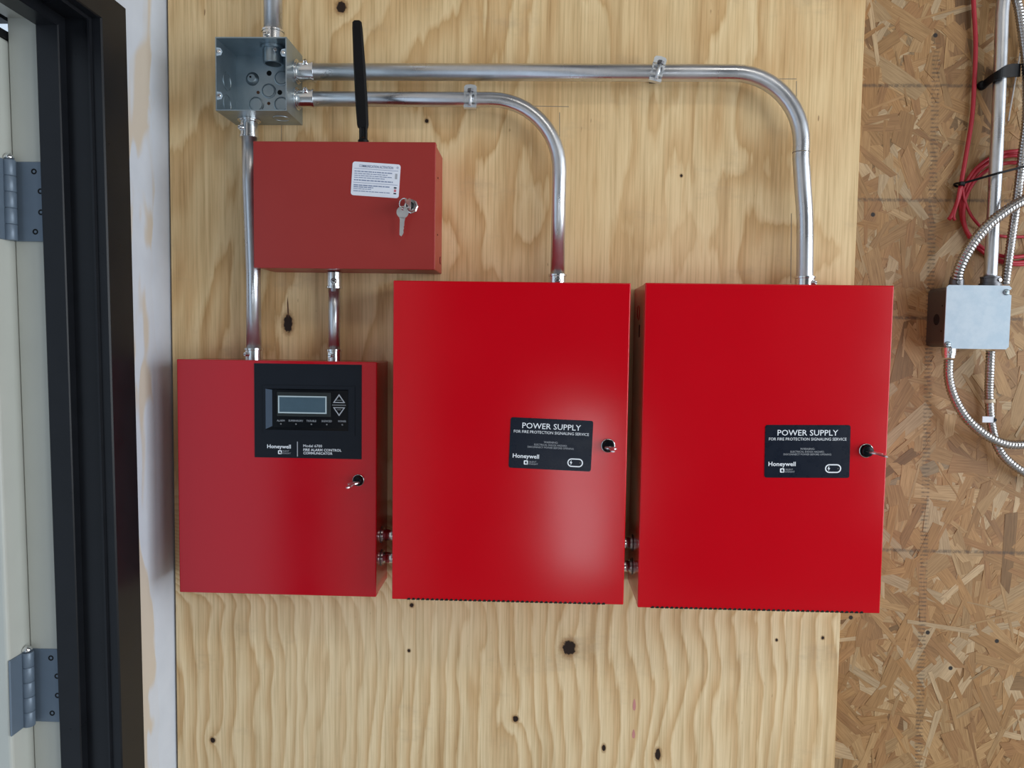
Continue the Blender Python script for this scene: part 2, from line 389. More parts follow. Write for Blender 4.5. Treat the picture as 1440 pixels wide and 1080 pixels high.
# plywood backboard
ply = tag(MB().box(-.6275, .5265, 0, .0178, .30, 2.62, .0008, 1).build('plywood_board', 'plywood'), 'pale plywood sheet with knots that carries the red cabinets', 'board')
def mark(p, q, w, mat='pencil', name='pencil_line'):
    p, q = at(*p, 0), at(*q, 0); d = (q-p); n = Vector((-d.z, 0, d.x)).normalized()*w/2
    b = MB(); A = [p-n, q-n, q+n, p+n]; b._add([v+Vector((0, .0002, 0)) for v in A]+[v-Vector((0, .00015, 0)) for v in A], [(0, 1, 2, 3), (4, 5, 6, 7), (0, 1, 5, 4), (1, 2, 6, 5), (2, 3, 7, 6), (3, 0, 4, 7)])
    return b.build(name, mat, ply)
for a_, b_ in (((742, 149), (800, 150)), ((787, 158), (787, 212)), ((1086, 111), (1120, 111)), ((1120, 114), (1120, 142)), ((1113, 300), (1112, 398)), ((396, 172), (396, 198))): mark(a_, b_, .0011)
for X, Y_, l in ((892, 991, 9), (891, 1032, 7)):
    p = at(X, Y_, 0); MB().prism([(math.cos(k)*.0026*(1-.35*math.sin(k)), math.sin(k)*l/850) for k in [2*math.pi*q/16 for q in range(16)]], (0, -.0003, 0), (p.x, .0001, p.z)).build('paint_spot', 'pink_mark', ply)
kx = at(405, 430, 0); MB().prism([(-.001, .016), (.0006, .004), (.0016, -.012), (.0002, -.022), (-.0012, -.01), (-.0016, .004)], (0, -.0002, 0), (kx.x, .0001, kx.z)).build('knot_crack', 'knot_brown', ply)

# ------------------------------------------------------------------ door frame, door and hinges on the left
AF = .066
def head(a): return a*.62 if a <= AF else AF*.62 + (a-AF)
def sweep(prof, name, mat, parent=None):
    b = MB(); rows = []
    for a, x in prof:
        z1 = ZO-head(a)
        rows.append([b.b.verts.new(v) for v in ((x, lean(D0-a, 0), 0), (x, lean(D0-a, z1), z1), (x, lean(D1+a, z1), z1), (x, lean(D1+a, 0), 0))])
    for A, B in zip(rows, rows[1:]):
        for k in range(3): b.b.faces.new([A[k], A[k+1], B[k+1], B[k]])
    return b.build(name, mat, parent)
F0 = WX+.007
tr = struct(sweep([(0, WX-.03), (0, F0-.001), (.001, F0), (AF-.002, F0), (AF, F0-.002), (AF, F0-.0145), (AF+.0045, F0-.0155), (AF+.0045, F0-.0185), (AF, F0-.0195), (AF, -.677), (AF+.0145, -.677), (AF+.016, -.6785), (AF+.016, -.7085), (AF+.0145, -.710), (AF, -.710), (AF, -.7125)], 'trim_1', 'frame_black'), 'black steel door frame with stepped jamb')
sweep([(AF, -.7125), (AF, -.7595), (AF-.002, -.7615), (.004, -.7615), (0, -.74)], 'outer_rabbet', 'frame_cream', tr)
XD, YD0, YD1, ZD = -.7620, D0-AF+.014, D0-AF-.046, 1.916
dr = struct(bpy.data.objects.new('door_1', None), 'cream door standing open outward on grey hinges'); col.objects.link(dr); dr.location = (XD, YD0, 0)
slab = MB().box(XD-.90, XD, YD1, YD0, .01, ZD, .005, 3)
for v in slab.b.verts: v.co.y = lean(v.co.y, v.co.z)
slab.build('door_slab', 'frame_cream', dr)
cap = MB().box(XD-.90, XD+.001, YD1-.001, YD0+.001, ZD, ZD+.011); 
for v in cap.b.verts: v.co.y = lean(v.co.y, v.co.z)
cap.build('top_seal', 'matt_black', dr)
lint = MB().box(XD-.9, XD-.004, YD1-.02, YD0+.002, ZD+.028, ZD+.042)
for v in lint.b.verts: v.co.y = lean(v.co.y, v.co.z)
lint.build('drip_cap', 'matt_black', tr)
def hinge(zc):
    YL = lean(D0-AF, zc)
    hp = MB().box(-.7125, -.7612, YL-.0022, YL, zc-.057, zc+.057, .0008, 1).build('hinge', 'hinge_grey', dr)
    for dz, dx in ((.043, .016), (.015, .007), (-.015, .007), (-.043, .016)):
        MB().lathe((-.7125-dx, YL-.0021, zc+dz), (-.7125-dx, YL-.0034, zc+dz), [(0, .0042), (.0004, .0042), (.0004, .0026), (.0, .0018), (.0, 0)], 14).build('screw', 'matt_black', hp)
    bx, by = -.7570, YL-.0135
    for k in range(5):
        z0 = zc-.057+k*.0228; MB().lathe((bx, by, z0), (bx, by, z0+.0224), [(0, 0), (0, .0080), (.001, .0087), (.0214, .0087), (.0224, .0080), (.0224, 0)], 20).sharp().build('knuckle', 'hinge_grey', hp)
    MB().lathe((bx, by, zc+.057), (bx, by, zc+.066), [(0, .0045), (.0015, .0075), (.005, .0070), (.0085, .003), (.009, 0)], 18).build('pin_cap', 'chrome', hp)
    y0 = lean(YD0, zc); y1 = lean(YD1, zc)
    lf = MB().box(XD-.0005, XD+.0022, y1-.001, y0-.030, zc-.057, zc+.057, .0008, 1).build('door_leaf', 'hinge_grey', hp)
hinge(1.688); hinge(.964)

# ------------------------------------------------------------------ cabinets
def cabinet(root, x0, x1, z0, z1, yf, mat, lip=.022, door_in=.0007, bev=.0016):
    MB().box(x0+door_in, x1-door_in, -.0006, yf+lip*.55, z0+door_in, z1-door_in, .0012, 1).build('cabinet_body', mat, root)
    return MB().box(x0, x1, yf, yf+lip, z0, z1, bev, 3).build('door', mat, root)
def lock(root, p, yf, mat='gloss_black', r=.0088, ln=.011):
    b = MB().lathe((p.x, yf+.001, p.z), (p.x, yf-ln, p.z), [(0, 0), (0, r*1.12), (.003, r*1.12), (.0035, r*.98), (ln-.0012, r*.95), (ln, r*.82), (ln+.001, 0)], 26).sharp().build('lock_cylinder', mat, root)
    MB().lathe((p.x, yf-.0005, p.z), (p.x, yf-.004, p.z), [(0, r*1.13), (0, r*1.25), (.0018, r*1.22), (.0022, r*1.13)], 26).build('chrome_rim', 'chrome', b)
    MB().box(p.x-r*.55, p.x+r*.55, yf-ln-.0016, yf-ln+.001, p.z-.0008, p.z+.0008).build('keyway', 'hole_black', b)
    return b
def key_mesh(hole=True):
    """flat key in local x (across) and z (up): bow at the top, blade hanging down, thickness along y"""
    b = MB(); out = circ(.0092, 24); inn = circ(.0023, 24, 0, .0052)
    b.frame2(out, inn, (0, -.0019, 0))
    b.prism([(-.0046, -.0075), (.0046, -.0075), (.0040, -.0115), (.0036, -.014), (.0036, -.020), (.0028, -.0215), (.0034, -.024), (.0026, -.027), (.0032, -.030), (.0022, -.0335), (0, -.0365), (-.0028, -.0345), (-.0034, -.0115)], (0, -.0019, 0))
    b.prism([(-.0006, -.0125), (.0006, -.0125), (.0006, -.033), (-.0006, -.033)], (0, -.0004, 0), (0, -.0019, 0))
    return b
def place_key(loc, rot, label, group):
    o = key_mesh().build('key', 'key_steel'); o.location = loc; o.rotation_euler = rot; return tag(o, label, 'key', group)

PW = []
def power_supply(x0, x1, z0, z1, yf, label, plate, tilt, lockpx, keyrot, vent):
    root = thing('power_supply_cabinet', label, 'cabinet', ((x0+x1)/2, 0, z0), 'red power supply cabinets')
    cabinet(root, x0, x1, z0, z1, yf, 'red_gloss', .020)
    # vent slots punched along the lower edge of the door
    b = MB(); a0, a1 = at(vent[0], 845, yf).x, at(vent[1], 858, yf).x; n = int((a1-a0)/.0074)
    for k in range(n):
        x = a0 + k*.0074
        b.prism([(0, 0), (.0050, 0), (.0058, .0016), (.0046, .0034), (.0018, .0030)], (0, -.0012, 0), (x, yf+.0008, z0-.0002))
    v = b.build('vent_slots', 'hole_black', root); v['kind'] = 'stuff'
    # label plate
    P = [at(*q, yf) for q in plate]; c = sum(P, Vector())/4; W = (P[1]-P[0]).length; H = (P[3]-P[0]).length
    ux, uz = Vector((math.cos(tilt), 0, math.sin(tilt))), Vector((-math.sin(tilt), 0, math.cos(tilt)))
    pl = MB().prism(rrect(W, H, .0035), (0, -.0008, 0), (c.x, yf+.0001, c.z), ux, uz).build('label_plate', 'plate_navy', root)
    Y = yf-.00095; L, T = c.x-W/2, c.z+H/2; og = (c.x, c.z)
    def tx(s, ua, ub, v, h, mat='ink_white', bold=0): return text(s, L+ua*W, L+ub*W, T-v*W, h*W, Y, pl, mat, bold, og, tilt)
    tx('POWER SUPPLY', .145, .855, .092, .068, bold=.004)
    tx('FOR FIRE PROTECTION SIGNALING SERVICE', .045, .955, .168, .034, bold=.0)
    tx('WARNING:', .415, .585, .285, .024, 'ink_grey', 0)
    tx('ELECTRICAL SHOCK HAZARD.', .30, .70, .319, .022, 'ink_grey', 0)
    tx('DISCONNECT POWER BEFORE OPENING', .22, .78, .351, .022, 'ink_grey', 0)
    tx('Honeywell', .045, .365, .466, .050, bold=.018)
    def loc2(u, v):
        dx, dz = (u-.5)*W, H/2-v*W; return (c.x+dx*ux.x+dz*uz.x, Y+.0001, c.z+dx*ux.z+dz*uz.z)
    MB().frame2(rrect(.052*W, .052*W, .010*W, 3), rrect(.022*W, .026*W, .005*W, 3), (0, -.0001, 0), loc2(.208, .545), ux, uz).prism([(-.002*W, -.02*W), (.016*W, -.02*W), (.016*W, .004*W)], (0, -.0001, 0), loc2(.208, .545), ux, uz).build('logo', 'ink_white', pl)
    tx('SILENT', .247, .335, .533, .020, 'ink_grey'); tx('KNIGHT', .247, .355, .560, .020, 'ink_grey')
    MB().frame2(rrect(.190*W, .105*W, .0515*W, 6), rrect(.162*W, .077*W, .0375*W, 6), (0, -.0001, 0), loc2(.806, .520), ux, uz).build('indicator_outline', 'ink_white', pl)
    MB().prism([(-.016*W, -.004*W), (.004*W, .032*W), (.004*W, .006*W), (.016*W, .006*W), (-.004*W, -.032*W), (-.002*W, -.004*W)], (0, -.0001, 0), loc2(.755, .520), ux, uz).build('bolt_symbol', 'ink_white', pl)
    MB().lathe(loc2(.86, .520), Vector(loc2(.86, .520))-Vector((0, .0006, 0)), [(0, 0), (0, .011*W), (.0004, .009*W), (.0006, 0)], 12).build('indicator_light', 'lens_dark', pl)
    lk = at(*lockpx, yf-.011); lock(root, lk, yf)
    return root, lk
ps1, lk1 = power_supply(-.2201, .1408, 1.0908, 1.5862, -.130, 'tall glossy red power supply cabinet in the middle, its black plate slightly tilted', [(718, 586), (834, 592), (831, 664), (715.5, 657)], R(-1.7), (856, 628), 0, (572, 858))
ps2, lk2 = power_supply(.1622, .5312, 1.0880, 1.5870, -.132, 'rightmost tall glossy red power supply cabinet overlapping the plywood edge', [(1076, 597.5), (1196, 597.5), (1195, 672), (1074, 671.6)], R(.9), (1222, 635), 0, (915, 1222))
# knockouts and stamped slots in the left flank of the right cabinet
for z, r in ((1.545, .013),):
    xs = .1622+.0007
    MB().lathe((xs+.0005, -.055, z), (xs-.0008, -.055, z), [(0, r), (.0012, r), (.0012, r*.88), (.0004, r*.86), (.0004, 0)], 22).build('knockout', 'red_gloss', ps2)
MB().box(.1624, .1636, -.075, -.068, 1.505, 1.525, .0006, 1).build('hanger_slot', 'hole_black', ps2)

# fire alarm control communicator
cpY = -.094
cp = thing('alarm_control_panel', 'red alarm control panel with black display, lower left', 'control panel', (-.413, 0, 1.0805))
cabinet(cp, -.5745, -.2525, 1.0805, 1.4600, cpY, 'red_satin', .018)
def z7(x, y, Y=cpY): return at(340+x/5.683, 490+y/5.683, Y)
A, B = z7(100, 118), z7(958, 885); bw, bh = B.x-A.x, A.z-B.z
wa, wb = z7(190, 318), z7(853, 660)          # window mouth
ia, ib = z7(252, 330, cpY+.012), z7(845, 652, cpY+.012)
def rect(a, b): return [(a.x, b.z), (b.x, b.z), (b.x, a.z), (a.x, a.z)]
bez = MB().frame2(rect(A, B), rect(wa, wb), (0, -.0012, 0), (0, cpY+.0004, 0)).build('display_bezel', 'panel_black', cp)
ra, rb = z7(172, 292), z7(905, 700)
MB().frame2(rect(ra, rb), rect(wa, wb), (0, -.0012, 0), (0, cpY-.0008, 0)).build('raised_rim', 'panel_black', bez)
# the recess itself: sloping sides (cut proud of the door so that it reads as a tray)
b = MB(); yo, yi = cpY-.002, cpY-.0002
mouth = rect(wa, wb); inn = rect(Vector((wa.x+.0085, 0, wa.z-.002)), Vector((wb.x-.001, 0, wb.z+.004)))
b._add([(x, yo, z) for x, z in mouth]+[(x, yi+.0001, z) for x, z in inn], [(0, 1, 5, 4), (1, 2, 6, 5), (2, 3, 7, 6), (3, 0, 4, 7), (4, 5, 6, 7)])
b.build('recess', 'gloss_black', bez)
b = MB(); x0, x1 = wa.x+.0004, wa.x+.0108  # left side of the black recess, light painted in as a paler strip
b._add([(x0, cpY-.0019, wb.z+.0012), (x1, cpY-.0006, wb.z+.0060), (x1, cpY-.0006, wa.z-.0022), (x0, cpY-.0019, wa.z-.0006)], [(0, 1, 2, 3)])
b.build('bevelled_side', 'bezel_lit', bez)
YI = cpY-.0012
def zz(x, y): return z7(x, y, YI)
la, lb = zz(280, 347), zz(710, 548); MB().box(la.x, lb.x, YI, YI+.001, lb.z, la.z, .0003, 1).build('screen_surround', 'lcd_bezel', bez)
la, lb = zz(290, 377), zz(678, 523); l2, l3 = zz(300, 387), zz(668, 513)
scr = MB().box(l2.x, l3.x, YI-.0003, YI+.0006, l3.z, l2.z).build('screen', 'lcd_glass', bez)
MB().frame2(rect(la, lb), rect(l2, l3), (0, -.0005, 0), (0, YI, 0)).build('screen_outline', 'lcd_border', bez)
def tri(cx, cz, w, h, s): 
    return [(cx-w, cz-s*h), (cx+w, cz-s*h), (cx, cz+s*h)]
for cy, s in ((400, 1), (506, -1)):
    p = zz(778, cy); k = 1/5.683/890
    MB().frame2(tri(p.x, p.z, 50*k, 36*k, s), tri(p.x, p.z-s*4*k, 36*k, 25*k, s), (0, -.0004, 0), (0, YI, 0)).build('arrow_button', 'ink_grey', bez)
    q = zz(778, 414 if s > 0 else 490); hw_ = (22 if s > 0 else 16)*k
    b = MB()
    for n_ in range(4): b.box(q.x-hw_+n_*hw_*.52, q.x-hw_+n_*hw_*.52+hw_*.4, YI-.0003, YI, q.z-3*k, q.z+3*k)
    b.build('tiny_print', 'ink_dim', bez)['kind'] = 'stuff'
p = zz(778, 453); b = MB()
for n_ in range(9): b.box(p.x-.0110+n_*.00247, p.x-.0110+n_*.00247+.0019, YI-.0003, YI, p.z-.0009, p.z+.0009)
b.build('tiny_print', 'ink_dim', bez)['kind'] = 'stuff'
for s, xc, w in (('ALARM', 312, 32), ('SUPERVISORY', 433, 60), ('TROUBLE', 556, 40), ('SILENCED', 679, 42), ('POWER', 803, 32)):
    p = zz(xc, 576+ (xc-312)*.012); k = 1/5.683/890
    text(s, p.x-w*k, p.x+w*k, p.z, .0030, YI-.0003, bez, 'ink_grey', .004)
    q = zz(xc, 603+(xc-312)*.014); MB().lathe((q.x, YI, q.z), (q.x, YI-.0008, q.z), [(0, 0), (0, .0014), (.0005, .0012), (.0008, 0)], 12).build('indicator_light', 'ink_dim', bez)
YB = cpY-.00105
def bt(s, xa, xb, y, h, mat='ink_white', bold=0):
    a, b = z7(xa, y, YB), z7(xb, y, YB); return text(s, a.x, b.x, (a.z+b.z)/2, h/5.683/890, YB, bez, mat, bold)
bt('Honeywell', 203, 392, 783, 30, bold=.018)
bt('Model 6700', 492, 642, 779, 21); bt('FIRE ALARM CONTROL', 492, 797, 812, 20, bold=.010); bt('COMMUNICATOR', 492, 725, 838, 20, bold=.010)
bt('SILENT', 326, 378, 820, 12, 'ink_grey'); bt('KNIGHT', 326, 392, 838, 12, 'ink_grey')
a, b_ = z7(441, 745, YB), z7(448, 864, YB); MB().box(a.x, b_.x, YB, YB+.0003, b_.z, a.z).build('divider_line', 'ink_grey', bez)
p = z7(305, 829, YB); k = .0062
MB().frame2(rrect(k, k, k*.2, 3), rrect(k*.45, k*.5, k*.1, 3), (0, -.0001, 0), (p.x, YB, p.z)).prism([(0, -k*.4), (k*.35, -k*.4), (k*.35, k*.1)], (0, -.0001, 0), (p.x, YB, p.z)).build('logo', 'ink_white', bez)
lkc = at(502, 677, cpY-.011); lock(cp, lkc, cpY, r=.0078)

# cellular communicator box
cmY = -.096
cm = thing('communicator_box', 'smaller dull red communicator box with a white card, upper left', 'box', (-.3045, 0, 1.605))
cabinet(cm, -.4480, -.1613, 1.6060, 1.8025, cmY, 'red_dull', .014, .0012, .0012)
for y, z in ((-.022, 1.628), (-.060, 1.665), (-.060, 1.755)):
    MB().lathe((-.1622, y, z), (-.1613-.0004, y, z), [(0, 0), (0, .0015 if y < -.05 else .0055), (.0005, .0015 if y < -.05 else .0055), (.0006, 0)], 16).build('side_hole' if y < -.05 else 'knockout', 'hole_black' if y < -.05 else 'red_dull', cm)
MB().frame2(circ(.0062), circ(.0052), (-.0003, 0, 0), (-.1619, -.022, 1.628), (0, 1, 0), (0, 0, 1)).build('knockout_groove', 'hole_black', cm)
# white card with small print, stuck on slightly askew
P = [at(*q, cmY) for q in ((496.0, 227.2), (563.5, 231.5), (560.5, 278.5), (493.5, 274.5))]; c = sum(P, Vector())/4
W, H, tl = (P[1]-P[0]).length, (P[3]-P[0]).length, math.atan2((P[1]-P[0]).z, (P[1]-P[0]).x)-R(.3)
ux, uz = Vector((math.cos(tl), 0, math.sin(tl))), Vector((-math.sin(tl), 0, math.cos(tl)))
card = MB().prism(rrect(W, H, .004), (0, -.0006, 0), (c.x, cmY+.0001, c.z), ux, uz).build('instruction_card', 'card_white', cm)
card['label'] = 'white printed card with rounded corners'
Yc = cmY-.0007
def ct(s, ua, ub, v, h, mat='ink_blue', bold=0): return text(s, c.x+(ua-.5)*W, c.x+(ub-.5)*W, c.z+H/2-v*H, h*H, Yc, card, mat, bold, (c.x, c.z), tl)
ct('COMMUNICATION ACTIVATION', .14, .85, .115, .075, bold=.02)
rnd = random.Random(3)
b = MB()
def bar(u0, u1, v, h):
    p = c + ux*((u0-.5)*W) + uz*(H/2-(v+h/2)*H); b.prism([(0, 0), ((u1-u0)*W, 0), ((u1-u0)*W, h*H), (0, h*H)], (0, -.0001, 0), (p.x, Yc+.0001, p.z), ux, uz)
bar(.04, .96, .20, .012); bar(.04, .96, .615, .012)
for v, e, h in ((.28, .84, .03), (.345, .74, .022), (.405, .84, .022), (.465, .72, .022), (.54, .86, .034), (.69, .82, .034), (.745, .46, .03), (.80, .42, .02), (.865, .84, .024)):
    u = .05
    while u < e-.02:
        l = min(rnd.uniform(.03, .10), e-u); bar(u, u+l, v, h); u += l+.012
b.build('small_print', 'ink_blue', card)['kind'] = 'stuff'
b = MB(); bar(.90, .945, .36, .16); b.build('swatch', 'ink_grey', card)
b = MB(); bar(.89, .945, .70, .04); bar(.89, .945, .87, .035); b.build('swatch', 'panel_black', card)
b = MB(); bar(.895, .94, .785, .08); b.build('swatch', 'ink_pink', card)
b = MB(); p = c + ux*(.44*W) + uz*(.40*H); b.frame2(circ(.0016, 12), circ(.0010, 12), (0, -.0001, 0), (p.x, Yc+.0001, p.z)); b.build('corner_mark', 'ink_blue', card)
# its lock, the key in it, the ring and the hanging key
lp = at(577, 289, cmY-.009)
lb_ = MB().lathe((lp.x, cmY+.001, lp.z), (lp.x, cmY-.009, lp.z), [(0, 0), (0, .0118), (.004, .0112), (.005, .0098), (.0092, .0092), (.010, 0)], 8, smooth=False).build('lock_cylinder', 'chrome', cm)
MB().lathe((lp.x-.0005, cmY-.0094, lp.z), (lp.x-.0005, cmY-.0104, lp.z), [(0, 0), (0, .0062), (.0006, .006), (.0007, 0)], 20).build('keyway', 'matt_black', lb_)
kq = at(573, 288, cmY-.020)
place_key((kq.x+.0030, cmY-.0245, kq.z), (R(-90), R(90), R(0)), 'steel key turned in the lock of the dull red box', 'cabinet keys')
rc = at(568.5, 286.5, cmY-.0205)
tag(MB().tube([(rc.x+.0078*math.cos(q), rc.y-.002*math.cos(q), rc.z+.0080*math.sin(q)) for q in [2*math.pi*k/40 for k in range(41)]], .0009, 8).build('key_ring', 'chrome'), 'small wire ring joining the two keys of the dull red box', 'key ring')
hk = at(566, 298.5, cmY-.021)
place_key((hk.x, hk.y+.001, hk.z), (R(3), R(3), R(6)), 'flat steel key hanging from the small wire ring', 'cabinet keys')
# keys left in the three other locks, bows seen edge-on
for lk, yf, dx, ry, lab in ((lk1, -.130, .0035, 3, 'key standing edge-on in the lock of the middle cabinet'), (lk2, -.132, .008, 4, 'key standing edge-on in the lock of the rightmost cabinet'), (lkc, cpY, -.004, -6, 'key standing edge-on in the lock of the alarm control panel')):
    o = place_key((lk.x+dx*.5, yf-.0255, lk.z-.0012), (R(-90), R(0), R(0)), lab, 'cabinet keys')
    o.rotation_euler = (R(-90), R(ry), 0)

# antenna
an = thing('antenna', 'black paddle antenna standing on the dull red box', 'antenna', at(511, 197, -.06))
p0, p1 = at(510.5, 180, -.072), at(502, 29, -.072); d = p1-p0
blade = MB(); sec = [(0, .0078, .0046), (.03, .0090, .0050), (.2, .0096, .0052), (.6, .0092, .0048), (.93, .0080, .0040), (.985, .0072, .0034), (1, .0048, .002)]
rings = []
for tt, w, th in sec:
    cc_ = p0 + d*tt; rings.append([blade.b.verts.new(cc_+Vector((w*x, th*y, 0))) for x, y in ((-1, .3), (-1, -.3), (-.72, -1), (.72, -1), (1, -.3), (1, .3), (.72, 1), (-.72, 1))])
for A_, B_ in zip(rings, rings[1:]):
    for k in range(8): blade.b.faces.new([A_[k], A_[(k+1) % 8], B_[(k+1) % 8], B_[k]])
blade.b.faces.new(rings[0][::-1]); blade.b.faces.new(rings[-1]); blade.build('blade', 'matt_black', an)
pb = at(511, 196, -.072); zt = 1.8013
MB().lathe((pb.x, -.072, zt), (pb.x, -.072, zt+.012), [(0, 0), (0, .0085), (.009, .0085), (.0105, .0070), (.012, .0065), (.012, 0)], 20).sharp().build('swivel_base', 'matt_black', an)
for s in (-1, 1): MB().box(pb.x+s*.0030, pb.x+s*.0060, -.0765, -.0675, zt+.010, p0.z+.004, .0008, 1).build('hinge_cheek', 'matt_black', an)
MB().cyl((pb.x-.0064, -.072, p0.z-.006), (pb.x+.0064, -.072, p0.z-.006), .0026, n=14).build('hinge_pin', 'gloss_black', an)
MB().box(pb.x-.0028, pb.x+.0028, -.0755, -.0685, zt+.014, p0.z+.004).build('tongue', 'gloss_black', an)

# ------------------------------------------------------------------ conduit, connectors, clips
Yc1 = -.034
def arc_path(a, b, c, r, tail=None, step=9):
    """a -> corner b -> c with a bend of radius r"""
    a, b, c = Vector(a), Vector(b), Vector(c); u, v = (a-b).normalized(), (c-b).normalized()
    cen = b+u*r+v*r; out = [a]
    for k in range(13):
        q = R(90*k/12); out.append(cen - v*r*math.cos(q) - u*r*math.sin(q))
    out.append(c); return out
def conduit(pts, r, label, name='conduit'):
    return tag(MB().tube(pts, r, 24).build(name, 'emt_zinc'), label, 'conduit', 'galvanised conduits')
def connector(p, ax, r, label, ln=.026, screw=(0, -1, 0), flange=True, off=0.0):
    """set-screw connector: p on the enclosure, ax pointing along the conduit"""
    p, ax = Vector(p), Vector(ax)
    root = thing('conduit_connector', label, 'connector', p, 'set-screw connectors')
    pr = [(0, 0)]
    if flange: pr += [(0, r+.0062), (.0025, r+.0062), (.0028, r+.0040), (.005, r+.0040)]
    else: pr += [(0, r+.0026)]
    pr += [(.0055, r+.0024), (ln-.0035, r+.0024), (ln-.003, r+.0036), (ln, r+.0036), (ln, r-.0005), (ln, 0)]
    MB().lathe(p, p+ax, pr, 28).sharp().build('collar', 'chrome', root)
    s = Vector(screw).normalized(); m = p+ax*(ln*.55)
    MB().lathe(m+s*(r+.0015), m+s*(r+.0075), [(0, .0052), (.0022, .0050), (.0022, .0036), (.0056, .0034), (.006, .0028), (.006, 0)], 14).sharp().build('set_screw', 'chrome', root)
    w = s.cross(ax).normalized(); q = m+s*(r+.0076)
    MB().prism([(-.0026, -.0005), (.0026, -.0005), (.0026, .0005), (-.0026, .0005)], s*.0003, q-s*.0002, w, ax).build('screw_slot', 'hole_black', root)
    return root

JX0, JX1, JZ0, JZ1, JY = -.5130, -.3995, 1.8535, 1.9672, -.080
r1, r2 = .0133, .0117
a = at(430, 101, Yc1); e = at(1127, 205, Yc1)
path = arc_path((JX1+.004, Yc1, a.z), (e.x, Yc1, a.z), (e.x, Yc1, e.z-.02), .112)
kk = [at(1129, 262, Yc1), at(1132, 315, Yc1), at(1132, 396, Yc1)]
path = path[:-1] + [Vector((e.x, Yc1, at(1128, 222, Yc1).z))] + [Vector(q) for q in kk]; path[-1].z = 1.581
conduit(path[:-3] + spline(path[-4:], .006)[1:], r1, 'upper long conduit bending down to the rightmost cabinet')
MB().lathe((e.x, Yc1, at(1128, 214, Yc1).z), (e.x, Yc1, at(1128, 214, Yc1).z-.0012), [(0, r1), (0, r1+.0003), (.0012, r1+.0003), (.0012, r1)], 24).build('ring_mark', 'pencil', bpy.data.objects['conduit'])
a2 = at(430, 139, Yc1); e2 = at(785.5, 300, Yc1)
path2 = arc_path((JX1+.004, Yc1, a2.z), (e2.x, Yc1, a2.z), (e2.x, Yc1, 1.580), .112)
conduit(path2, r2, 'lower conduit bending down to the middle cabinet')
a3 = at(350.5, 186, Yc1); e3 = at(357, 500, Yc1)
conduit([(a3.x, Yc1, JZ0-.004), (a3.x+.0005, Yc1, 1.75), (e3.x, Yc1, 1.60), (e3.x, Yc1, 1.454)], .0122, 'straight vertical conduit left of the dull red box')
x4 = at(470, 440, Yc1).x
conduit([(x4, Yc1, 1.611), (x4, Yc1, 1.454)], .0098, 'short conduit stub joining the dull red box to the control panel')
x5 = at(384, 25, -.042).x
conduit([(x5, -.042, JZ1+.004), (x5, -.042, 2.62)], .0147, 'conduit rising from the open junction box out of view')
connector((JX1+.0002, Yc1, a.z), (1, 0, 0), r1, 'upper connector on the right side of the open junction box', .031, (.1, -.75, .66))
connector((JX1+.0002, Yc1, a2.z), (1, 0, 0), r2, 'lower connector on the right side of the open junction box', .031, (.1, -.75, .66))
connector((a3.x, Yc1, JZ0-.0002), (0, 0, -1), .0122, 'connector under the open junction box', .030, (-.55, -.83, 0))
connector((e3.x, Yc1, 1.4562), (0, 0, 1), .0122, 'connector where the vertical conduit enters the control panel', .022, (-.45, -.9, 0), False)
connector((x4, Yc1, 1.6050), (0, 0, -1), .0098, 'connector under the dull red box', .026, (.2, -.97, 0), False)
connector((x4, Yc1, 1.4562), (0, 0, 1), .0098, 'connector of the short stub on the control panel top', .022, (-.2, -.97, 0), False)
connector((e2.x, Yc1, 1.5822), (0, 0, 1), r2, 'connector on top of the middle cabinet', .024, (0, -1, 0), False)
connector((path[-1].x, Yc1, 1.583), (0, 0, 1), r1, 'connector on top of the rightmost cabinet', .024, (.55, -.83, 0), False)
connector((x5, -.042, JZ1+.0002), (0, 0, 1), .0147, 'connector on top of the open junction box', .024, (-.3, -.95, 0), False)

def nipple(xa, xb, px, label):
    p = at(*px, -.05); rr = .0092
    root = thing('conduit_nipple', label, 'nipple', (xa, p.y, p.z), 'short nipples between the cabinets')
    MB().cyl((xa, p.y, p.z), (xb, p.y, p.z), rr, n=24).build('pipe', 'chrome', root)
    for x0, s in ((xa, 1), (xb, -1)):
        MB().lathe((x0, p.y, p.z), (x0+s, p.y, p.z), [(0, rr), (0, rr+.0055), (.002, rr+.0058), (.0042, rr+.005), (.0045, rr)], 8, smooth=False).build('locknut', 'couple_dark', root)
        MB().lathe((x0+s*.0045, p.y, p.z), (x0+s, p.y, p.z), [(0, rr), (0, rr+.0028), (.003, rr+.0028), (.0032, rr)], 24).sharp().build('bushing', 'chrome', root)
g1 = 'upper nipple between control panel and middle cabinet', 'lower nipple between control panel and middle cabinet'
nipple(-.2565, -.2161, (546, 752), g1[0]); nipple(-.2565, -.2161, (546, 784), g1[1])
nipple(.1368, .1662, (884, 763), 'upper nipple between middle and rightmost cabinets'); nipple(.1368, .1662, (884, 796), 'lower nipple between middle and rightmost cabinets')

